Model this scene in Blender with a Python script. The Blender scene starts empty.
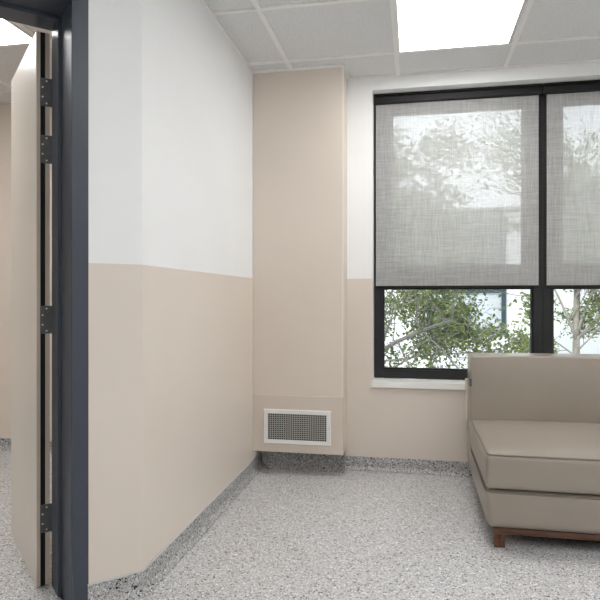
import bpy, bmesh, math, random
from mathutils import Vector, Matrix
random.seed(7)
S = bpy.context.scene
COL = S.collection

# ---------------------------------------------------------------- dimensions
F, YAW, V0, H = 588.0, 0.1921, 298.1, 1.024
C = 2.335            # ceiling height
YB = 3.5135          # back wall
XL = -0.926          # left wall
YK = 1.895           # where the left wall turns 45 degrees
YC, XC = 3.3124, -0.395   # boxed pier: front, right side
ZB, ZW = 0.080, 1.140     # top of terrazzo base, top of lower wall panel
R2 = math.sqrt(0.5)
E0 = Vector((-1.054, 1.767, 0))      # outer edge of the door casing
def dw(e, n, z=0.0):                  # door wall coordinates -> room
    return Vector((E0.x + (e - n) * R2, E0.y + (e + n) * R2, z))

# ---------------------------------------------------------------- materials
def mat(name, color, rough=0.6, spec=0.4, metal=0.0, coat=0.0):
    m = bpy.data.materials.new(name); m.use_nodes = True
    b = m.node_tree.nodes['Principled BSDF']
    b.inputs['Base Color'].default_value = (*color, 1)
    b.inputs['Roughness'].default_value = rough
    b.inputs['Specular IOR Level'].default_value = spec
    b.inputs['Metallic'].default_value = metal
    b.inputs['Coat Weight'].default_value = coat
    return m
def nt(m): return m.node_tree, m.node_tree.nodes['Principled BSDF']
def node(t, kind, **kw):
    n = t.nodes.new(kind)
    for k, v in kw.items():
        if k in n.inputs: n.inputs[k].default_value = v
        else: setattr(n, k, v)
    return n
def mottled(m, color, amount, scale, bump=0.0, bscale=None, dist=0.001, stretch=None):
    """gentle colour variation plus an optional fine bump"""
    t, b = nt(m)
    tc = node(t, 'ShaderNodeTexCoord')
    src = tc.outputs['Object']
    if stretch:
        mp = node(t, 'ShaderNodeMapping'); mp.inputs['Scale'].default_value = stretch
        t.links.new(src, mp.inputs['Vector']); src = mp.outputs['Vector']
    n = node(t, 'ShaderNodeTexNoise'); n.inputs['Scale'].default_value = scale; n.inputs['Detail'].default_value = 4
    t.links.new(src, n.inputs['Vector'])
    r = node(t, 'ShaderNodeValToRGB')
    r.color_ramp.elements[0].position = 0.3; r.color_ramp.elements[1].position = 0.7
    r.color_ramp.elements[0].color = (*[c * (1 - amount) for c in color], 1)
    r.color_ramp.elements[1].color = (*[min(1, c * (1 + amount)) for c in color], 1)
    t.links.new(n.outputs['Fac'], r.inputs['Fac']); t.links.new(r.outputs['Color'], b.inputs['Base Color'])
    if bump:
        n2 = node(t, 'ShaderNodeTexNoise'); n2.inputs['Scale'].default_value = bscale or scale; n2.inputs['Detail'].default_value = 3
        t.links.new(src, n2.inputs['Vector'])
        bp = node(t, 'ShaderNodeBump'); bp.inputs['Strength'].default_value = bump; bp.inputs['Distance'].default_value = dist
        t.links.new(n2.outputs['Fac'], bp.inputs['Height']); t.links.new(bp.outputs['Normal'], b.inputs['Normal'])
    return m

WHITE = mottled(mat('white_paint', (.80, .80, .79), .75, .3), (.81, .815, .815), .012, 3, .06, 300)
BEIGE = mottled(mat('beige_wall_panel', (.60, .52, .44), .3, .5), (.685, .612, .538), .02, 1.6)
TAN = mottled(mat('tan_wall_paint', (.60, .52, .44), .6, .35), (.68, .605, .528), .015, 2.2, .05, 260)
LPANEL = mottled(mat('access_panel_paint', (.54, .46, .385), .6, .35), (.62, .545, .475), .015, 3)
GRID = mat('white_ceiling_grid', (.82, .81, .80), .5, .4)
SILL = mat('white_sill', (.84, .83, .80), .3, .5)
NAVY = mottled(mat('navy_steel', (.062, .07, .094), .42, .4), (.050, .059, .078), .05, 5)
DOORM = mottled(mat('cream_door', (.62, .555, .48), .38, .45), (.69, .635, .565), .02, 2)
DOORE = mat('door_edge_lipping', (.42, .34, .27), .5, .4)
BLACK = mat('black_seal', (.008, .008, .008), .7, .2)
STEEL = mottled(mat('dark_hinge_steel', (.11, .11, .11), .42, .5, .75), (.12, .12, .118), .12, 60)
SCREW = mat('bright_screw', (.62, .61, .6), .3, .5, .9)
FRAME = mottled(mat('black_window_frame', (.022, .022, .024), .5, .3), (.020, .0195, .0205), .08, 12)
CASS = mat('black_shade_cassette', (.010, .010, .011), .5, .3)
VENTW = mat('white_vent_frame', (.80, .80, .78), .4, .5)
VENTM = mat('grey_vent_mesh', (.40, .39, .37), .45, .5)
VENTB = mat('dark_duct', (.03, .028, .026), .8, .2)
VINYL = mottled(mat('taupe_vinyl', (.36, .31, .255), .40, .5, 0, .3), (.30, .257, .213), .03, 2.5, .12, 420, .0008)
PIPE = mottled(mat('taupe_piping', (.22, .18, .14), .5, .4), (.20, .165, .13), .05, 9)
LITSHELL = mat('lit_side_shell', (.70, .64, .55), .45, .4)  # pale tone paints light on the side of the sofa's back shell
BRACKET = mat('dark_bracket', (.09, .09, .085), .5, .4)
FABB = mat('black_underside_cloth', (.02, .02, .02), .9, .1)
METALTRIM = mat('pale_metal_trim', (.62, .62, .60), .35, .5, .3)

def wood():
    m = mat('walnut_wood', (.16, .06, .03), .42, .45); t, b = nt(m)
    tc = node(t, 'ShaderNodeTexCoord'); mp = node(t, 'ShaderNodeMapping'); mp.inputs['Scale'].default_value = (4, 60, 60)
    n = node(t, 'ShaderNodeTexNoise'); n.inputs['Scale'].default_value = 2.0; n.inputs['Detail'].default_value = 6
    r = node(t, 'ShaderNodeValToRGB')
    r.color_ramp.elements[0].color = (.055, .022, .012, 1); r.color_ramp.elements[1].color = (.15, .06, .032, 1)
    r.color_ramp.elements[0].position = .35; r.color_ramp.elements[1].position = .68
    t.links.new(tc.outputs['Object'], mp.inputs['Vector']); t.links.new(mp.outputs['Vector'], n.inputs['Vector'])
    t.links.new(n.outputs['Fac'], r.inputs['Fac']); t.links.new(r.outputs['Color'], b.inputs['Base Color'])
    return m
WOOD = wood()

def terrazzo(name, dark=1.0, rough=.38, con=1.0):
    m = mat(name, (.4, .4, .4), rough, .4); t, b = nt(m)
    tc = node(t, 'ShaderNodeTexCoord')
    def chips(scale, stops):
        v = node(t, 'ShaderNodeTexVoronoi'); v.inputs['Scale'].default_value = scale; v.inputs['Randomness'].default_value = 1
        t.links.new(tc.outputs['Object'], v.inputs['Vector'])
        sp = node(t, 'ShaderNodeSeparateColor'); t.links.new(v.outputs['Color'], sp.inputs['Color'])
        r = node(t, 'ShaderNodeValToRGB'); cr = r.color_ramp; cr.interpolation = 'CONSTANT'
        while len(cr.elements) < len(stops): cr.elements.new(.5)
        for e, (p, c) in zip(cr.elements, stops): e.position = p; e.color = (*[min(.9, max(.02, .5 + (x - .5) * con) * dark * k) for x, k in zip(c, (.985, .995, 1.02))], 1)
        t.links.new(sp.outputs['Red'], r.inputs['Fac'])
        return v, sp, r
    g = (.58, .57, .565)
    v1, s1, r1 = chips(190, [(0, (.05, .045, .045)), (.06, (.24, .215, .205)), (.13, (.42, .405, .40)), (.33, g), (.62, (.66, .655, .645)), (.82, (.83, .825, .81)), (.94, (.50, .47, .44))])
    v2, s2, r2 = chips(430, [(0, (.26, .25, .245)), (.12, (.44, .435, .43)), (.4, (.58, .575, .565)), (.75, (.70, .695, .685)), (.92, (.84, .835, .83))])
    mx = node(t, 'ShaderNodeMix', data_type='RGBA'); 
    th = node(t, 'ShaderNodeMath', operation='LESS_THAN'); th.inputs[1].default_value = .48
    t.links.new(s1.outputs['Green'], th.inputs[0])
    t.links.new(th.outputs[0], mx.inputs[0]); t.links.new(r2.outputs['Color'], mx.inputs[6]); t.links.new(r1.outputs['Color'], mx.inputs[7])
    t.links.new(mx.outputs[2], b.inputs['Base Color'])
    return m
TERR = terrazzo('terrazzo_floor', 1.0, .33, 1.2)
TERRB = terrazzo('terrazzo_base', .66, .45, 1.8)
TERRP = terrazzo('terrazzo_plinth_shaded', .42, .45, 2.3)  # base terrazzo darkened: shade under the pier put into the colour

def tile_mat():
    m = mat('ceiling_tile', (.66, .65, .64), .9, .15); t, b = nt(m)
    tc = node(t, 'ShaderNodeTexCoord')
    n = node(t, 'ShaderNodeTexNoise'); n.inputs['Scale'].default_value = 170; n.inputs['Detail'].default_value = 3
    t.links.new(tc.outputs['Object'], n.inputs['Vector'])
    r = node(t, 'ShaderNodeValToRGB')
    r.color_ramp.elements[0].position = .33; r.color_ramp.elements[0].color = (.60, .605, .605, 1)
    r.color_ramp.elements[1].position = .52; r.color_ramp.elements[1].color = (.74, .745, .745, 1)
    t.links.new(n.outputs['Fac'], r.inputs['Fac']); t.links.new(r.outputs['Color'], b.inputs['Base Color'])
    bp = node(t, 'ShaderNodeBump'); bp.inputs['Strength'].default_value = .25; bp.inputs['Distance'].default_value = .002
    t.links.new(n.outputs['Fac'], bp.inputs['Height']); t.links.new(bp.outputs['Normal'], b.inputs['Normal'])
    return m
TILE = tile_mat()

def emit(name, color, s):
    m = bpy.data.materials.new(name); m.use_nodes = True; t = m.node_tree; t.nodes.clear()
    e = node(t, 'ShaderNodeEmission'); e.inputs['Color'].default_value = (*color, 1); e.inputs['Strength'].default_value = s
    o = node(t, 'ShaderNodeOutputMaterial'); t.links.new(e.outputs[0], o.inputs[0]); return m
LAMP = emit('led_diffuser', (1, .994, .982), 12.8)

def glass():
    m = bpy.data.materials.new('window_glass'); m.use_nodes = True; t = m.node_tree; t.nodes.clear()
    tr = node(t, 'ShaderNodeBsdfTransparent'); tr.inputs['Color'].default_value = (.96, .975, .97, 1)
    gl = node(t, 'ShaderNodeBsdfGlossy'); gl.inputs['Roughness'].default_value = .02
    mx = node(t, 'ShaderNodeMixShader'); fr = node(t, 'ShaderNodeFresnel'); fr.inputs['IOR'].default_value = 1.35
    o = node(t, 'ShaderNodeOutputMaterial')
    t.links.new(fr.outputs[0], mx.inputs[0]); t.links.new(tr.outputs[0], mx.inputs[1]); t.links.new(gl.outputs[0], mx.inputs[2]); t.links.new(mx.outputs[0], o.inputs[0])
    return m
GLASS = glass()

def shade_mat():
    """open-weave screen fabric: slubby threads with fine gaps one can see through"""
    m = bpy.data.materials.new('grey_screen_fabric'); m.use_nodes = True; t = m.node_tree; t.nodes.clear()
    tc = node(t, 'ShaderNodeTexCoord')
    def thread(sc):
        mp = node(t, 'ShaderNodeMapping'); mp.inputs['Scale'].default_value = sc
        n = node(t, 'ShaderNodeTexNoise'); n.inputs['Scale'].default_value = 1; n.inputs['Detail'].default_value = 3; n.inputs['Roughness'].default_value = .65
        t.links.new(tc.outputs['Object'], mp.inputs['Vector']); t.links.new(mp.outputs['Vector'], n.inputs['Vector']); return n
    a = thread((9, 1, 260)); b = thread((260, 1, 9))
    ad = node(t, 'ShaderNodeMath', operation='ADD'); t.links.new(a.outputs['Fac'], ad.inputs[0]); t.links.new(b.outputs['Fac'], ad.inputs[1])
    hf = node(t, 'ShaderNodeMath', operation='MULTIPLY'); hf.inputs[1].default_value = .5; t.links.new(ad.outputs[0], hf.inputs[0])
    r = node(t, 'ShaderNodeValToRGB')
    r.color_ramp.elements[0].position = .36; r.color_ramp.elements[0].color = (.50, .495, .485, 1)
    r.color_ramp.elements[1].position = .62; r.color_ramp.elements[1].color = (.70, .695, .685, 1)
    t.links.new(hf.outputs[0], r.inputs['Fac'])
    df = node(t, 'ShaderNodeBsdfDiffuse'); tl = node(t, 'ShaderNodeBsdfTranslucent')
    t.links.new(r.outputs['Color'], df.inputs['Color']); t.links.new(r.outputs['Color'], tl.inputs['Color'])
    m1 = node(t, 'ShaderNodeMixShader'); m1.inputs[0].default_value = .28
    t.links.new(df.outputs[0], m1.inputs[1]); t.links.new(tl.outputs[0], m1.inputs[2])
    tr = node(t, 'ShaderNodeBsdfTransparent')
    op = node(t, 'ShaderNodeMapRange'); op.inputs['From Min'].default_value = .36; op.inputs['From Max'].default_value = .62
    op.inputs['To Min'].default_value = .27; op.inputs['To Max'].default_value = .19
    t.links.new(hf.outputs[0], op.inputs['Value'])
    m2 = node(t, 'ShaderNodeMixShader'); t.links.new(op.outputs[0], m2.inputs[0])
    t.links.new(m1.outputs[0], m2.inputs[1]); t.links.new(tr.outputs[0], m2.inputs[2])
    o = node(t, 'ShaderNodeOutputMaterial'); t.links.new(m2.outputs[0], o.inputs[0])
    return m
SHADE = shade_mat()

# ---------------------------------------------------------------- mesh helpers
def link(name, bm, m, parent=None, smooth=False, bevel=0.0, kind=None, label=None):
    me = bpy.data.meshes.new(name)
    bmesh.ops.recalc_face_normals(bm, faces=bm.faces)
    bm.to_mesh(me); bm.free()
    o = bpy.data.objects.new(name, me); COL.objects.link(o)
    for k in (m if isinstance(m, (list, tuple)) else [m]): me.materials.append(k)
    if smooth:
        for p in me.polygons: p.use_smooth = True
    if bevel:
        b = o.modifiers.new('bevel', 'BEVEL'); b.width = bevel; b.segments = 2; b.limit_method = 'ANGLE'; b.angle_limit = math.radians(50)
    if parent: o.parent = parent; o.matrix_parent_inverse = parent.matrix_basis.inverted()
    if kind: o['kind'] = kind
    if label: o['label'] = label
    return o
def box(bm, x0, x1, y0, y1, z0, z1, mi=0):
    vs = [bm.verts.new((x, y, z)) for z in (z0, z1) for x, y in ((x0, y0), (x1, y0), (x1, y1), (x0, y1))]
    for f in ((0, 3, 2, 1), (4, 5, 6, 7), (0, 1, 5, 4), (1, 2, 6, 5), (2, 3, 7, 6), (3, 0, 4, 7)):
        bm.faces.new([vs[i] for i in f]).material_index = mi
def B(*boxes):
    bm = bmesh.new()
    for b in boxes: box(bm, *b)
    return bm
def dbox(bm, e0, e1, n0, n1, z0, z1):
    pts = [dw(e, n) for e, n in ((e0, n0), (e1, n0), (e1, n1), (e0, n1))]
    prism(bm, [(p.x, p.y) for p in pts], z0, z1)
def prism(bm, pts, z0, z1):
    a = [bm.verts.new((x, y, z0)) for x, y in pts]; b = [bm.verts.new((x, y, z1)) for x, y in pts]
    bm.faces.new(a); bm.faces.new(b); n = len(pts)
    for i in range(n): bm.faces.new((a[i], a[(i + 1) % n], b[(i + 1) % n], b[i]))
def sweep(bm, path, prof, closed=False):
    """prof: (offset to the right-hand side of the path, z); mitred plan path"""
    P = [Vector(p) for p in path]; rings = []
    for i, p in enumerate(P):
        d0 = (P[i] - P[i - 1]).normalized() if i else (P[1] - P[0]).normalized()
        d1 = (P[i + 1] - P[i]).normalized() if i < len(P) - 1 else d0
        n0 = Vector((d0.y, -d0.x)); n1 = Vector((d1.y, -d1.x)); m = (n0 + n1)
        m = m / (m.dot(n0) if m.length > 1e-6 else 1)
        rings.append([bm.verts.new((p.x + m.x * o, p.y + m.y * o, z)) for o, z in prof])
    k = len(prof)
    for a, b in zip(rings, rings[1:]):
        for j in range(k): bm.faces.new((a[j], b[j], b[(j + 1) % k], a[(j + 1) % k]))
    bm.faces.new(rings[0]); bm.faces.new(list(reversed(rings[-1])))
def tube(bm, pts, rad, seg=6):
    pts = [Vector(p) for p in pts]; rings = []
    if not isinstance(rad, (list, tuple)): rad = [rad] * len(pts)
    for i, p in enumerate(pts):
        d = (pts[min(i + 1, len(pts) - 1)] - pts[max(i - 1, 0)]).normalized()
        up = Vector((0, 0, 1)) if abs(d.z) < .9 else Vector((1, 0, 0))
        u = d.cross(up).normalized(); v = d.cross(u)
        rings.append([bm.verts.new(p + (u * math.cos(2 * math.pi * k / seg) + v * math.sin(2 * math.pi * k / seg)) * rad[i]) for k in range(seg)])
    for a, b in zip(rings, rings[1:]):
        for j in range(seg): bm.faces.new((a[j], a[(j + 1) % seg], b[(j + 1) % seg], b[j]))
    bm.faces.new(rings[0]); bm.faces.new(list(reversed(rings[-1])))
def soft(bm, x0, x1, y0, y1, z0, z1, r, warp=None):
    """upholstered block: box with rounded edges; warp(x,y,z) bends it"""
    def axis(a, b, n):
        rs = [a + r * t for t in (0, .3, .6, 1)]; re = [b - r * t for t in (1, .6, .3, 0)]
        return rs + [a + r + (b - a - 2 * r) * k / n for k in range(1, n)] + re
    X = axis(x0, x1, 14); Y = axis(y0, y1, 8); Z = axis(z0, z1, 4)
    lo = Vector((x0 + r, y0 + r, z0 + r)); hi = Vector((x1 - r, y1 - r, z1 - r)); cache = {}
    def V(i, j, k):
        if (i, j, k) in cache: return cache[(i, j, k)]
        p = Vector((X[i], Y[j], Z[k])); q = Vector([min(max(p[c], lo[c]), hi[c]) for c in range(3)])
        d = p - q
        if d.length > 1e-9: p = q + d.normalized() * r
        if warp: p = warp(p)
        v = bm.verts.new(p); cache[(i, j, k)] = v; return v
    nx, ny, nz = len(X), len(Y), len(Z)
    for i in range(nx - 1):
        for j in range(ny - 1):
            for k in (0, nz - 1): bm.faces.new((V(i, j, k), V(i + 1, j, k), V(i + 1, j + 1, k), V(i, j + 1, k)))
        for k in range(nz - 1):
            for j in (0, ny - 1): bm.faces.new((V(i, j, k), V(i + 1, j, k), V(i + 1, j, k + 1), V(i, j, k + 1)))
    for j in range(ny - 1):
        for k in range(nz - 1):
            for i in (0, nx - 1): bm.faces.new((V(i, j, k), V(i, j + 1, k), V(i, j + 1, k + 1), V(i, j, k + 1)))
def empty(name, loc=(0, 0, 0), label=None, cat=None, group=None, kind=None):
    o = bpy.data.objects.new(name, None); COL.objects.link(o); o.location = loc; o.empty_display_size = .1
    if label: o['label'] = label
    if cat: o['category'] = cat
    if group: o['group'] = group
    if kind: o['kind'] = kind
    return o
def tag(o, label, cat, group=None):
    o['label'] = label; o['category'] = cat
    if group: o['group'] = group
    return o
def dup(root, loc):
    r = root.copy(); COL.objects.link(r); r.location = loc
    for ch in list(root.children):
        c = ch.copy(); COL.objects.link(c); c.parent = r
    return r

# ---------------------------------------------------------------- room shell
XR, YF, XH = 2.6, -2.1, -4.3          # right wall, front wall, far wall of the room beyond the door
T = .24
OP = 1.30                               # door opening measured from the casing edge
link('floor', B((XH - .2, XR + .2, YF - .2, YB + T, -.12, 0)), TERR, kind='structure', label='speckled grey and white terrazzo floor')
link('ceiling', B((XH - .2, XR + .2, YF - .2, YB + T, C + .007, C + .14)), TILE, kind='structure', label='suspended ceiling of speckled off-white tiles')

# back wall with the two window openings
WX0, WX1, WZ0, WZ1 = -.2443, 1.715, .500, 2.261
wb = link('wall_back', B((XH - .2, WX0, YB, YB + T, 0, C), (WX1, XR + .2, YB, YB + T, 0, C),
      (WX0, WX1, YB, YB + T, 0, WZ0), (WX0, WX1, YB, YB + T, WZ1, C)), WHITE, kind='structure', label='white back wall with the black framed windows')
p = .0015
link('lower_panel', B((XC - .06, WX0, YB - p, YB + .01, ZB, ZW), (WX1, XR, YB - p, YB + .01, ZB, ZW), (WX0, WX1, YB - p, YB + .01, ZB, WZ0)), BEIGE, wb, label='beige lower wall panel under the windows')
link('hall_paint', B((XH, -1.12, YB - p, YB + .01, ZB, C)), TAN, wb, label='tan painted stretch seen through the doorway')

# left wall: straight run, then the 45 degree turn up to the door frame
kE = dw(-.050, 0); kB = dw(-.050, .232); kC = dw(.1384, .232)
wl = bmesh.new()
prism(wl, [(XL, YB), (XL, YK), (kE.x, kE.y), (kB.x, kB.y), (kC.x, kC.y), (-1.12, YB)], 0, C)
wl = link('wall_left', wl, WHITE, kind='structure', label='white left wall that turns towards the door frame')
bm = bmesh.new(); c0 = dw(-.003, 0)
sweep(bm, [(c0.x, c0.y), (XL, YK), (XL, YC)], [(-.004, ZB), (.0022, ZB), (.0022, ZW - .001), (.0012, ZW), (-.004, ZW)])
link('lower_panel', bm, BEIGE, wl, label='beige lower wall panel beside the door frame')
bm = bmesh.new(); prism(bm, [(kC.x - .001, kC.y), (-1.1225, kC.y), (-1.1225, YB), (-1.118, YB), (-1.118, kC.y)], ZB, C)
bm.free()
link('hall_paint', B((-1.1225, -1.118, kC.y + .005, YB, ZB, C)), TAN, wl)

# wall around the door: above the head and beyond the far jamb
bm = bmesh.new(); dbox(bm, -OP, -.050, .003, .232, 2.015, C)
dbox(bm, -2.0, -OP, 0, .235, 0, C)
link('wall_door', bm, WHITE, kind='structure', label='white wall around the door opening')
q = dw(-2.0, 0); q2 = dw(-2.0, .235)
bm = bmesh.new(); prism(bm, [(q.x, q.y), (q2.x, q2.y), (q.x - .24, q2.y - .25), (q.x - .24, YF), (q.x, YF)], 0, C)
link('wall_partition', bm, WHITE, kind='structure')
link('wall_right', B((XR, XR + .2, YF - .2, YB, 0, C)), WHITE, kind='structure')
link('wall_front', B((XH - .2, XR, YF - .2, YF, 0, C)), WHITE, kind='structure')
link('wall_hall', B((XH - .2, XH, YF, YB, 0, C)), TAN, kind='structure')

# boxed pier in the corner, hanging above the base
ZP, ZS = .134, .463
pier = link('wall_pier', B((XL + .001, XC, YC, YB - .002, ZP, C)), TAN, kind='structure', bevel=.004, label='beige boxed-in pier in the corner left of the window')
link('access_panel', B((XL + .003, XC - .001, YC - .003, YC + .01, ZP + .001, ZS)), LPANEL, pier, bevel=.001, label='slightly darker beige access panel around the vent')
link('corner_bead', B((XC - .007, XC + .0012, YC - .0012, YC + .007, ZS + .001, C)), mat('bead_paint', (.76, .69, .62), .4, .5), pier, bevel=.001)
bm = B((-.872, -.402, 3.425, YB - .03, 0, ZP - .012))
link('plinth', bm, TERRP, pier, label='speckled terrazzo plinth with the shade under the pier painted into its colour')

# terrazzo base with a cove and a thin metal top edge
def cove(h, t=.006, r=.026):
    pr = [(-.002, 0), (-.002, h), (t, h)]
    for k in range(6):
        a = math.pi / 2 * k / 5
        pr.append((t + r - r * math.cos(a), r - r * math.sin(a) + .0008))
    return pr
bm = bmesh.new(); c1 = dw(-.003, 0)
sweep(bm, [(c1.x, c1.y), (XL, YK), (XL, YB - .001)], cove(ZB))
bl = link('baseboard_left', bm, TERRB, kind='structure', label='coved terrazzo base along the left wall')
bm = bmesh.new(); sweep(bm, [(c1.x, c1.y), (XL, YK), (XL, YC)], [(-.002, ZB), (.008, ZB), (.008, ZB + .0055), (-.002, ZB + .0055)])
link('metal_edge', bm, METALTRIM, bl)
bm = bmesh.new(); sweep(bm, [(XC - .05, YB), (XR - .001, YB)], cove(ZB))
bk = link('baseboard_back', bm, TERRB, kind='structure', label='coved terrazzo base under the window')
bm = bmesh.new(); sweep(bm, [(XH + .001, YB), (-1.12, YB)], cove(ZB))
link('baseboard_hall', bm, TERRB, kind='structure', label='terrazzo base seen through the doorway')

# ceiling grid (T bars) and wall angles
X0G, Y0G = -.0942, 3.1891
bm = bmesh.new(); hw = .012
xs = [X0G + .6 * k for k in range(-6, 6)]; ys = [Y0G - .6 * k for k in range(0, 10)]
def left_edge(y): return XL if y > YK else (XL - (YK - y) if y > .4 else -2.45)
def spans_x(y):     # stretches along X that lie inside the rooms at this y
    return [(left_edge(y), XR)]
for y in ys:
    if y < YF: continue
    for a, b in spans_x(y): box(bm, a, b, y - hw, y + hw, C, C + .008)
for x in xs:
    y1 = YC if x < XC else YB
    y0 = YF if x > -2.4 else 9
    if x < XL: y1 = YK - (XL - x)
    if x < XR and y1 > y0: box(bm, x - hw, x + hw, y0, y1, C - .0003, C + .0077)
link('trim_1', bm, GRID, kind='structure', label='white grid of ceiling tile bars')
bm = bmesh.new()
an = [(-.001, C + .008), (.015, C + .008), (.015, C - .0012), (.0015, C - .0012), (.0015, C - .004), (-.001, C - .004)]
sweep(bm, [(kE.x, kE.y), (XL, YK), (XL, YC), (XC, YC), (XC, YB), (XR, YB), (XR, YF)], an)
link('trim_2', bm, GRID, kind='structure', label='white wall angle around the ceiling edge')
# grid of the room beyond the door
bm = bmesh.new()
for k in range(10):
    y = 3.315 - .6 * k
    if y > YF: box(bm, XH, -1.12 if y > 2.1 else -1.30 - max(0, 1.9 - y), y - hw, y + hw, C, C + .008)
for k in range(4):
    x = -1.86 - .6 * k
    box(bm, x - hw, x + hw, max(YF, 1.35 - (-1.86 - x)) if k < 2 else YF, YB, C - .0003, C + .0077)
sweep(bm, [(XH, YF), (XH, YB), (-1.12, YB), (-1.12, 2.05)], an)
link('trim_3', bm, GRID, kind='structure', label='white ceiling grid seen through the doorway')

# ---------------------------------------------------------------- ceiling lights, visible and added
def ceiling_light(x0, y0, w=.562, l=.576, label='', group=None):
    t = empty('ceiling_light', (x0 + w / 2, y0 + l / 2, C), label, 'ceiling light', group)
    link('diffuser', B((x0 + .008, x0 + w - .008, y0 + .008, y0 + l - .008, C - .0005, C + .004)), LAMP, t)
    link('frame', B((x0, x0 + .008, y0, y0 + l, C - .002, C + .006), (x0 + w - .008, x0 + w, y0, y0 + l, C - .002, C + .006),
        (x0 + .008, x0 + w - .008, y0, y0 + .008, C - .002, C + .006), (x0 + .008, x0 + w - .008, y0 + l - .008, y0 + l, C - .002, C + .006)), GRID, t)
    return t
g = hw
ceiling_light(X0G + g, Y0G - .6 + g, label='bright square ceiling light panel above the window side of the room')
ceiling_light(X0G + g, Y0G - 2.4 + g, label='added square light panel overhead, out of view')  # added out of view to help light the room evenly
ceiling_light(X0G + 1.8 + g, Y0G - .6 + g, label='added square light panel near the right end of the windows, out of view')  # unseen panel, added for light on the window side
ceiling_light(X0G + 1.8 + g, Y0G - 3.0 + g, label='added square light panel over the right side of the room, out of view')  # unseen, added to even out the light from the right
ceiling_light(X0G + g, Y0G - 4.2 + g, label='added square light panel at the front of the room, out of view')  # added fill at the front, never in view
ceiling_light(X0G + 1.2 + g, Y0G - 4.8 + g, label='added square light panel in the front right corner of the room, out of view')  # unseen, added to brighten the angled end of the left wall
ceiling_light(-3.06 + g, .915 + g, label='added square light panel in the middle of the room beyond the door, out of view')  # unseen, added to brighten the hall and the door leaf
ceiling_light(-2.46 + g, 2.115 + g, label='bright ceiling light panel seen through the doorway')
ceiling_light(-3.66 + g, -.885 + g, label='added square light panel deep in the room beyond the door, out of view')  # further added fill for the hall, out of view

# ---------------------------------------------------------------- door frame and leaf
ZH = 1.987
dr = empty('door_1', dw(-.054, .0), 'navy steel door frame with the cream door leaf standing open', None, None, 'structure')
bm = bmesh.new()
# right and left jambs as L/stop profiles; e measured towards the opening (negative)
def jamb(bm, s, base):
    # profile in (e, n): casing face, first rabbet, stop, second rabbet
    prof = [(0, -.006), (-.0537, -.006), (-.0537, .134), (-.067, .134), (-.067, .190), (-.056, .190), (-.056, .235), (0, .235)]
    prof = [(0.0, -.006), (-.0537, -.006), (-.0537, .134), (-.0667, .134), (-.0667, .235), (-.052, .235), (-.052, .0), (0, .0)]
    pts = []
    for e, n in prof:
        v = dw(base + s * e, n); pts.append((v.x, v.y))
    prism(bm, pts, 0.0, ZH + .054)
jamb(bm, 1, 0); jamb(bm, -1, -OP - .02)
a0, a1 = -OP - .02 + .0537, -.0537
dbox(bm, a0, a1, -.006, 0, ZH, ZH + .054)
dbox(bm, a0, a1, 0, .134, ZH, ZH + .02)
dbox(bm, a0, a1, .134, .235, ZH - .013, ZH + .02)
link('door_frame', bm, NAVY, dr, bevel=.0025, label='navy blue steel door frame')

LT, LW, N0 = .046, .575, .239
eR = -.0715; eL = eR - LT
ZL0, ZL1 = .006, 1.964
lf = bmesh.new(); dbox(lf, eL, eR, N0 + .003, N0 + LW, ZL0, ZL1)
leaf = link('door_leaf', lf, DOORM, dr, bevel=.002, label='cream door leaf swung open away from the room')
bm = bmesh.new(); dbox(bm, eL + .003, eL + .014, N0, N0 + .003, ZL0, ZL1)
dbox(bm, eL + .030, eR - .001, N0, N0 + .003, ZL0, ZL1)
link('edge_lipping', bm, mat('lipping', (.50, .42, .345), .45, .4), leaf)
bm = bmesh.new(); dbox(bm, eL + .014, eL + .030, N0 + .0005, N0 + .0035, ZL0, ZL1)
link('black_seal', bm, BLACK, leaf, label='black seal strip along the door edge')
for z0 in (1.704, 1.502, .898, .194):
    bm = bmesh.new(); dbox(bm, eL + .013, eR + .003, N0 - .0022, N0 - .0002, z0, z0 + .099)
    pk = dw(eR + .006, N0 - .004)
    tube(bm, [(pk.x, pk.y, z0), (pk.x, pk.y, z0 + .099)], .0042, 10)
    hg = link('hinge', bm, STEEL, leaf, label='dark steel hinge on the door edge')
    sc = bmesh.new()
    for e, dz in ((eL + .021, .032), (eL + .021, .066), (eL + .034, .010), (eL + .034, .089)):
        a = dw(e, N0 - .0022); b = dw(e, N0 - .0034)
        tube(sc, [(a.x, a.y, z0 + dz), (b.x, b.y, z0 + dz)], .0034, 8)
    so = link('screws', sc, SCREW, None); so.parent = hg.parent; so.name = 'hinge_screws'
    so.matrix_parent_inverse = hg.matrix_parent_inverse.copy()

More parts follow.
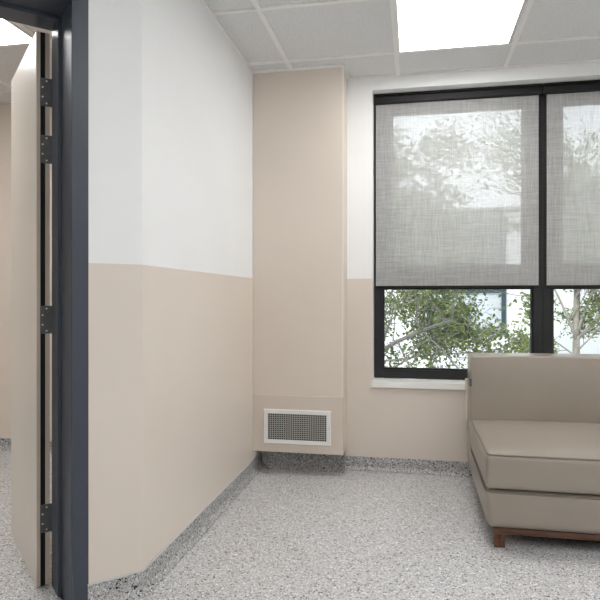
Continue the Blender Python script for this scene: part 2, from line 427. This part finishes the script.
# ---------------------------------------------------------------- windows
YWF = 3.635; k = YWF / 3.594
XM = .7275 * k                                  # centre line between the two windows
def window(n, x0, x1, label):
    w = empty('window_%d' % n, ((x0 + x1) / 2, YWF, .53), label, None, None, 'structure')
    fw = .053; z0, z1 = .535, 2.262
    zt = 1.085
    b = [(x0, x0 + fw, YWF, YWF + .07, z0, z1), (x1 - fw, x1, YWF, YWF + .07, z0, z1), (x0 + fw, x1 - fw, YWF, YWF + .07, z0, z0 + fw), (x0 + fw, x1 - fw, YWF, YWF + .07, z1 - fw, z1),
         (x0 + fw, x1 - fw, YWF, YWF + .07, zt + .0, zt + .06)]
    link('window_frame', B(*b), FRAME, w, bevel=.002, label='black window frame')
    s = .060; a0, a1, c0, c1 = x0 + fw, x1 - fw, zt + .06, z1 - fw
    link('sash', B((a0, a0 + s, YWF + .008, YWF + .062, c0, c1), (a1 - s, a1, YWF + .008, YWF + .062, c0, c1), (a0 + s, a1 - s, YWF + .008, YWF + .062, c0, c0 + s + .02), (a0 + s, a1 - s, YWF + .008, YWF + .062, c1 - s, c1)), FRAME, w, bevel=.002, label='black upper sash')
    bd = .009
    l0, l1 = z0 + fw, zt
    link('glazing_bead', B((a0, a0 + bd, YWF + .012, YWF + .05, l0, l1), (a1 - bd, a1, YWF + .012, YWF + .05, l0, l1), (a0 + bd, a1 - bd, YWF + .012, YWF + .05, l0, l0 + bd), (a0 + bd, a1 - bd, YWF + .012, YWF + .05, l1 - bd, l1)), FRAME, w)
    link('upper_pane', B((a0 + s, a1 - s, YWF + .034, YWF + .038, c0 + s + .02, c1 - s)), GLASS, w, label='clear glass behind the roller shade')
    link('lower_pane', B((a0 + bd, a1 - bd, YWF + .034, YWF + .038, l0 + bd, l1 - bd)), GLASS, w, label='clear glass below the roller shade')
XW0 = -.2425; XW1 = XM
window(1, XW0, XW1, 'left black framed window behind the roller shade')
window(2, XM, 2 * XM - XW0 - .012, 'right black framed window behind the roller shade')
link('trim_4', B((WX0 - .008, WX1 + .008, YB - .018, YWF + .005, .495, .533)), SILL, kind='structure', bevel=.003, label='white window sill')

def roller_shade(x0, x1, fx0, fx1, label):
    t = empty('roller_shade', ((x0 + x1) / 2, 3.60, 1.09), label, 'roller shade', 'roller shades over the windows')
    bm = bmesh.new(); prof = []
    zc, hh = 2.2235, .0235
    box(bm, x0, x1, 3.588, 3.633, zc - hh, zc + hh)
    link('cassette', bm, CASS, t, bevel=.007, label='black roller cassette')
    link('rail', B((x0, x1, 3.583, 3.633, zc + hh + .001, zc + hh + .011)), CASS, t)
    f = bmesh.new(); n = 24
    vs = []
    for i in range(n + 1):
        z = 1.098 + (zc - hh - 1.098) * i / n
        vs.append([f.verts.new((fx0 + (fx1 - fx0) * j / 8, 3.606 + .0008 * math.sin(j * .9 + i * .35), z)) for j in range(9)])
    for i in range(n):
        for j in range(8): f.faces.new((vs[i][j], vs[i][j + 1], vs[i + 1][j + 1], vs[i + 1][j]))
    link('shade_fabric', f, SHADE, t, smooth=True, label='grey open-weave shade fabric')
    link('bottom_bar', B((fx0 - .001, fx1 + .001, 3.600, 3.612, 1.086, 1.0985)), CASS, t, bevel=.003)
    return t
kk = 3.606 / 3.594
roller_shade(-.2418, XM * 3.60 / YWF - .004, -.229 * kk, .704 * kk, 'wide grey roller shade half lowered over the left window')
roller_shade(XM * 3.60 / YWF - .001, 1.712, .748 * kk, 1.695, 'grey roller shade cut off by the right edge of the photo')

# ---------------------------------------------------------------- vent in the pier
v = empty('air_vent', ((-.855 - .465) / 2, YC - .003, .283), 'white framed air vent with square mesh low on the beige pier', 'vent')
yv = YC - .003
x0, x1, z0, z1 = -.857, -.465, .1835, .3825; fw = .025
bm = bmesh.new()
def vframe(bm):
    out = [(x0, z0), (x1, z0), (x1, z1), (x0, z1)]; inn = [(x0 + fw, z0 + fw), (x1 - fw, z0 + fw), (x1 - fw, z1 - fw), (x0 + fw, z1 - fw)]
    mid = [(x0 + .003, z0 + .003), (x1 - .003, z0 + .003), (x1 - .003, z1 - .003), (x0 + .003, z1 - .003)]
    rings = [[bm.verts.new((x, y, z)) for x, z in r] for r, y in ((out, yv), (mid, yv - .007), (inn, yv - .0055), (inn, yv))]
    rings.append(rings[0])
    for a, b in zip(rings, rings[1:]):
        for i in range(4): bm.faces.new((a[i], a[(i + 1) % 4], b[(i + 1) % 4], b[i]))
vframe(bm)
link('vent_frame', bm, VENTW, v, label='white vent frame')
bm = bmesh.new(); nx, nz = 26, 13
ix0, ix1, iz0, iz1 = x0 + fw, x1 - fw, z0 + fw, z1 - fw
for i in range(1, nx): 
    x = ix0 + (ix1 - ix0) * i / nx; box(bm, x - .0017, x + .0017, yv - .005, yv - .0015, iz0, iz1)
for i in range(1, nz):
    z = iz0 + (iz1 - iz0) * i / nz; box(bm, ix0, ix1, yv - .0047, yv - .0018, z - .0017, z + .0017)
link('mesh_grille', bm, VENTM, v, label='grey square mesh')
link('duct_backing', B((ix0, ix1, yv - .0012, yv - .0002, iz0, iz1)), VENTB, v)
for x in (x0 + .0125, x1 - .0125):
    bm = bmesh.new(); tube(bm, [(x, yv - .006, .283), (x, yv - .0078, .283)], .0032, 10)
    link('screw', bm, SCREW, v)

# ---------------------------------------------------------------- sofa
SX0, SX1, SY0, SY1 = .286, 2.186, 2.492, 3.20
sofa = empty('sofa', ((SX0 + SX1) / 2, 2.95, 0), 'armless taupe vinyl sofa on walnut legs under the windows', 'sofa')
def crown(cx, hx, cy, hy, amp, zmid):
    def w(p):
        if p.z > zmid:
            u = min(1, abs(p.x - cx) / hx); vv = min(1, abs(p.y - cy) / hy)
            p = p.copy(); p.z += amp * (1 - u ** 8) * (1 - vv ** 4)
        return p
    return w
bm = bmesh.new(); soft(bm, SX0 + .001, SX1, SY0 + .012, 3.40, .080, .240, .030, lambda p: Vector((p.x + (.006 * (1 - (p.z - .088) / .152) if p.x < 1 else 0), p.y + (.006 * (1 - (p.z - .088) / .152) if p.y < 2.9 else 0), p.z)))
link('seat_base', bm, VINYL, sofa, smooth=True, label='taupe upholstered lower seat base')
bm = bmesh.new()
cr = crown((SX0 + SX1) / 2, (SX1 - SX0) / 2, (SY0 + 3.24) / 2, (3.24 - SY0) / 2, .021, .36)
soft(bm, SX0, SX1, SY0, 3.25, .246, .386, .020, cr)
link('seat_cushion', bm, VINYL, sofa, smooth=True, label='taupe seat cushion with piped edge')
r = .010
zpz = .3855
pth = [(SX0 + .010, 3.21, zpz - .004), (SX0 + .007, 3.0, zpz), (SX0 + .007, SY0 + .03, zpz), (SX0 + .012, SY0 + .012, zpz), (SX0 + .03, SY0 + .006, zpz), (SX0 + .3, SY0 + .006, zpz), (SX1 - .03, SY0 + .006, zpz), (SX1 - .007, SY0 + .03, zpz), (SX1 - .007, 3.21, zpz)]
bm = bmesh.new(); tube(bm, pth, .0038, 8)
link('cushion_piping', bm, PIPE, sofa, smooth=True, label='darker piping along the seat edge')
bm = bmesh.new(); z = .229
tube(bm, [(SX0 + .0035, 3.2, z), (SX0 + .0035, SY0 + .05, z), (SX0 + .018, SY0 + .0185, z), (SX0 + .05, SY0 + .0145, z), (SX1 - .05, SY0 + .0145, z)], .0025, 8)
link('base_piping', bm, PIPE, sofa, smooth=True)
def lean(p):
    p = p.copy(); t = (p.z - .30) / .42
    if p.y < 3.28: p.y += .006 - .022 * math.sin(max(0, min(1, t)) * math.pi) * (1 - min(1, abs(p.x - 1.236) / .95) ** 6) * .7
    p.z += .004 * (1 - min(1, abs(p.x - 1.236) / .95) ** 4) if p.z > .6 else 0
    return p
bm = bmesh.new(); soft(bm, SX0 + .002, SX1, 3.19, 3.385,   .300, .722, .011, lean)
link('backrest', bm, VINYL, sofa, smooth=True, label='taupe upholstered backrest')
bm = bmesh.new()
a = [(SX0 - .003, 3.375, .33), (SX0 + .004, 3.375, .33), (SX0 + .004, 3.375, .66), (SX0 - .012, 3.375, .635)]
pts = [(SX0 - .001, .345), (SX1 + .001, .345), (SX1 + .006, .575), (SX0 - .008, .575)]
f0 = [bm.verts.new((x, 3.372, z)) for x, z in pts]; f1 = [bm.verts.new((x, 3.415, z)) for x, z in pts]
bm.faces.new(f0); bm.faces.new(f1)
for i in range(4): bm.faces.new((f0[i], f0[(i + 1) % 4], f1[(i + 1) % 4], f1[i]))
link('back_shell', bm, LITSHELL, sofa, bevel=.003, label='shell behind the backrest, its lit side painted as a pale colour')
link('bracket', B((SX0 - .003, SX0 + .010, 3.180, 3.24, .563, .605)), BRACKET, sofa, bevel=.003, label='small dark linking bracket on the backrest side')
# wooden rail frame and legs
ry = SY0 + .032
link('rail', B((SX0 + .034, SX1 - .032, ry, ry + .022, .056, .081), (SX0 + .042, SX1 - .04, 3.33, 3.352, .056, .081),
   (SX0 + .12, SX0 + .165, ry + .022, 3.33, .056, .081), (SX1 - .062, SX1 - .04, ry + .022, 3.33, .056, .081)), WOOD, sofa, bevel=.002, label='walnut rail under the seat base')
for lx in (SX0 + .036, SX1 - .079):
    for ly, dx in ((ry - .0015, 0), (3.20, .09)):
        lx_ = lx + (dx if lx < 1 else -dx)
        link('leg', B((lx_, lx_ + .020, ly, ly + .044, 0, .0555), (lx_ + .0215, lx_ + .043, ly + .002, ly + .044, 0, .0555)), WOOD, sofa, bevel=.0015, label='short square walnut leg')
link('dust_cover', B((SX0 + .07, SX1 - .07, ry + .03, 3.32, .070, .079)), FABB, sofa)

# ---------------------------------------------------------------- outside
link('ground', B((-12, 14, YB + T + .01, 26, -.5, -.25)), mottled(mat('pale_paving', (.5, .5, .48), .9, .2), (.5, .5, .48), .1, 2), kind='structure', label='pale paved ground outside')
YBD = 11.0
RENDER = mottled(mat('white_render', (.85, .85, .85), .9, .2), (.86, .86, .86), .01, 1)
GREYP = mottled(mat('grey_cladding', (.17, .18, .185), .6, .3), (.17, .18, .185), .05, 1.5)
TEAL = mat('dark_blue_grey_frame', (.035, .06, .075), .45, .4)
MIRROR = mat('reflecting_glass', (.62, .66, .70), .15, .8)
MIRROR.node_tree.nodes['Principled BSDF'].inputs['Metallic'].default_value = .25
bld = empty('building', (0, YBD, -.25), 'white flat-roofed building with a grey framed window across the yard', 'building')
BX0, BX1 = -4.0, 6.0
wx0, wx1 = .22, 1.596
link('wall', B((BX0, BX1, YBD, YBD + 5, -.25, 2.61)), RENDER, bld, label='white rendered wall')
link('roof_edge', B((BX0 - .05, BX1 + .05, YBD - .05, YBD + 5.05, 2.60, 2.65)), mat('roof_metal', (.55, .56, .57), .5, .4), bld, label='thin grey roof edge')
link('cladding', B((BX0 + .05, wx1, YBD - .04, YBD + .01, 1.222, 2.59)), GREYP, bld, label='grey cladding panel above the window')
ww = .075
link('window_frame', B((wx0, wx1, YBD - .07, YBD + .01, 1.116, 1.222), (wx0, wx1, YBD - .07, YBD + .01, .387, .46), (wx0, wx0 + ww, YBD - .07, YBD + .01, .46, 1.116), (wx1 - ww, wx1, YBD - .07, YBD + .01, .46, 1.116)), TEAL, bld, label='dark blue-grey window frame')
link('window_glass', B((wx0 + ww, wx1 - ww, YBD - .03, YBD + .01, .46, 1.116)), MIRROR, bld, label='pale reflecting window glass')

BARK = mottled(mat('pale_bark', (.30, .27, .235), .85, .2), (.30, .27, .235), .25, 14, .3, 60, .004)
def leaf_mat(name, col):
    m = bpy.data.materials.new(name); m.use_nodes = True; t = m.node_tree; t.nodes.clear()
    tc = node(t, 'ShaderNodeTexCoord'); n = node(t, 'ShaderNodeTexNoise'); n.inputs['Scale'].default_value = 7
    r = node(t, 'ShaderNodeValToRGB')
    r.color_ramp.elements[0].position = .35; r.color_ramp.elements[0].color = (col[0] * .55, col[1] * .6, col[2] * .6, 1)
    r.color_ramp.elements[1].position = .68; r.color_ramp.elements[1].color = (col[0] * 1.4, col[1] * 1.25, col[2] * 1.3, 1)
    d = node(t, 'ShaderNodeBsdfDiffuse'); tl = node(t, 'ShaderNodeBsdfTranslucent'); mx = node(t, 'ShaderNodeMixShader'); mx.inputs[0].default_value = .35
    o = node(t, 'ShaderNodeOutputMaterial')
    t.links.new(tc.outputs['Object'], n.inputs['Vector']); t.links.new(n.outputs['Fac'], r.inputs['Fac'])
    t.links.new(r.outputs['Color'], d.inputs['Color']); t.links.new(r.outputs['Color'], tl.inputs['Color'])
    t.links.new(d.outputs[0], mx.inputs[1]); t.links.new(tl.outputs[0], mx.inputs[2]); t.links.new(mx.outputs[0], o.inputs[0])
    return m
LEAF = leaf_mat('green_leaf', (.20, .27, .085))
def tree(name, base, stems, levels, leaves_per, leaf, label, seed, droop=0.0, spread=.75):
    rnd = random.Random(seed)
    t = empty(name, base, label, 'tree')
    wood_bm, leaf_bm = bmesh.new(), bmesh.new()
    def add_leaf(p, d):
        s = leaf * rnd.uniform(.6, 1.25)
        a = Vector((rnd.gauss(0, 1), rnd.gauss(0, 1), rnd.gauss(0, .6))).normalized(); a = (a + d * .5).normalized()
        b = a.cross(Vector((rnd.gauss(0, 1), rnd.gauss(0, 1), rnd.gauss(0, 1)))).normalized()
        c = a.cross(b) * s * .12
        P = [p, p + a * s * .35 + b * s * .26 + c, p + a * s * .75 + b * s * .2 + c, p + a * s, p + a * s * .75 - b * s * .2 + c, p + a * s * .35 - b * s * .26 + c]
        vs = [leaf_bm.verts.new(x) for x in P]
        leaf_bm.faces.new((vs[0], vs[1], vs[2], vs[3])); leaf_bm.faces.new((vs[0], vs[3], vs[4], vs[5]))
    def grow(p, d, length, rad, lv):
        n = 5 if lv > 1 else 4; pts = [p.copy()]; rr = [rad]
        for i in range(n):
            d = (d + Vector((rnd.gauss(0, .16), rnd.gauss(0, .08), rnd.gauss(0, .12) - droop)) * (.35 if lv == levels else 1)).normalized()
            p = p + d * length / n; pts.append(p.copy()); rr.append(rad * (1 - .5 * (i + 1) / n))
            if lv > 0:
                for _ in range(2 if lv < levels else 1):
                    if rnd.random() < .78:
                        side = Vector((rnd.gauss(0, 1), rnd.gauss(0, .45), rnd.gauss(0, .9))); side -= d * side.dot(d); side.normalize()
                        grow(p, (d * (1 - spread * .5) + side * spread).normalized(), length * rnd.uniform(.45, .68), rr[-1] * .58, lv - 1)
            if lv <= 1:
                for _ in range(leaves_per): add_leaf(p + Vector([rnd.gauss(0, leaf * .7) for _ in range(3)]), d)
        tube(wood_bm, pts, [max(.0028, r) for r in rr], 5 if lv < 2 else 7)
    for (off, d, ln, rad) in stems: grow(Vector(base) + Vector(off), Vector(d).normalized(), ln, rad, levels)
    link('trunk_and_branches', wood_bm, BARK, t, smooth=True, label='pale grey bark')
    link('foliage', leaf_bm, LEAF, t, label='small green leaves')
    return t
tree('tree', (-.55, 6.0, -.25), [((0, 0, 0), (.0, 0, 1), 2.3, .05), ((0, 0, .15), (1, .0, .50), .95, .013), ((0, 0, .35), (1, .1, .55), 1.25, .013), ((0, 0, .65), (1, -.05, .60), .9, .013),
      ((0, 0, 1.0), (.8, 0, .45), .9, .012), ((0, 0, 1.5), (.8, .05, .5), .85, .012), ((0, 0, 1.9), (.25, 0, 1), .7, .010), ((0, 0, 1.75), (.9, 0, .75), .6, .010), ((.3, 0, 1.7), (.15, .1, .9), .8, .011), ((.25, -.1, 2.2), (.4, .0, .9), .7, .010), ((.3, .1, 1.3), (.5, 0, .9), .8, .011), ((0, 0, .6), (1, -.05, .12), 1.15, .012)], 3, 2, .044,
     'leafy green tree filling the view through the left window', 4, .0)
tree('tree', (2.24, 8.9, -.25), [((0, 0, 0), (.0, 0, 1), 3.4, .055), ((0, 0, .75), (.35, 0, .9), 1.4, .022), ((0, 0, .7), (-.32, .05, .9), 1.3, .020), ((0, 0, 1.3), (.5, 0, .7), 1.0, .018), ((0, 0, .5), (.4, 0, .5), .8, .014), ((0, 0, .45), (-.5, 0, .5), .7, .012), ((0, 0, 1.9), (-.25, 0, 1), 1.2, .014), ((0, 0, 2.2), (.3, 0, 1), 1.2, .014), ((0, 0, 1.6), (-.4, .1, .7), .8, .012)], 3, 2, .055,
     'slender pale-trunked tree outside the right window', 8, .0, .6)

# ---------------------------------------------------------------- light from outside
W = bpy.data.worlds.new('world'); S.world = W; W.use_nodes = True; t = W.node_tree
bg = t.nodes['Background']
tc = node(t, 'ShaderNodeTexCoord'); sx = node(t, 'ShaderNodeSeparateXYZ'); r = node(t, 'ShaderNodeValToRGB')
t.links.new(tc.outputs['Generated'], sx.inputs[0]); t.links.new(sx.outputs['Z'], r.inputs['Fac'])
r.color_ramp.elements[0].color = (.97, .985, 1, 1); r.color_ramp.elements[1].color = (.74, .86, 1, 1); r.color_ramp.elements[1].position = .7
t.links.new(r.outputs['Color'], bg.inputs['Color']); bg.inputs['Strength'].default_value = 2.0
sun = bpy.data.lights.new('sun', 'SUN'); sun.energy = 3.2; sun.angle = math.radians(6); sun.color = (1, .97, .92)
so = bpy.data.objects.new('sun', sun); COL.objects.link(so); so.rotation_euler = (math.radians(48), 0, math.radians(-25))

# ---------------------------------------------------------------- camera and view
cam = bpy.data.cameras.new('camera'); co = bpy.data.objects.new('camera', cam); COL.objects.link(co)
cam.sensor_width = 36; cam.lens = F / 600 * 36; cam.clip_start = .02; cam.clip_end = 200
cam.shift_y = (V0 - 300) / 600
co.location = (0, 0, H); co.rotation_euler = (math.pi / 2, 0, YAW)
S.camera = co
vs = S.view_settings
vs.view_transform = 'Standard'; vs.look = 'None'; vs.gamma = 1; vs.use_curve_mapping = False; vs.exposure = 0.17
S.cycles.use_denoising = True; S.cycles.denoising_prefilter = 'ACCURATE'
S.cycles.max_bounces = 14; S.cycles.diffuse_bounces = 8; S.cycles.transparent_max_bounces = 16
S.cycles.sample_clamp_indirect = 6
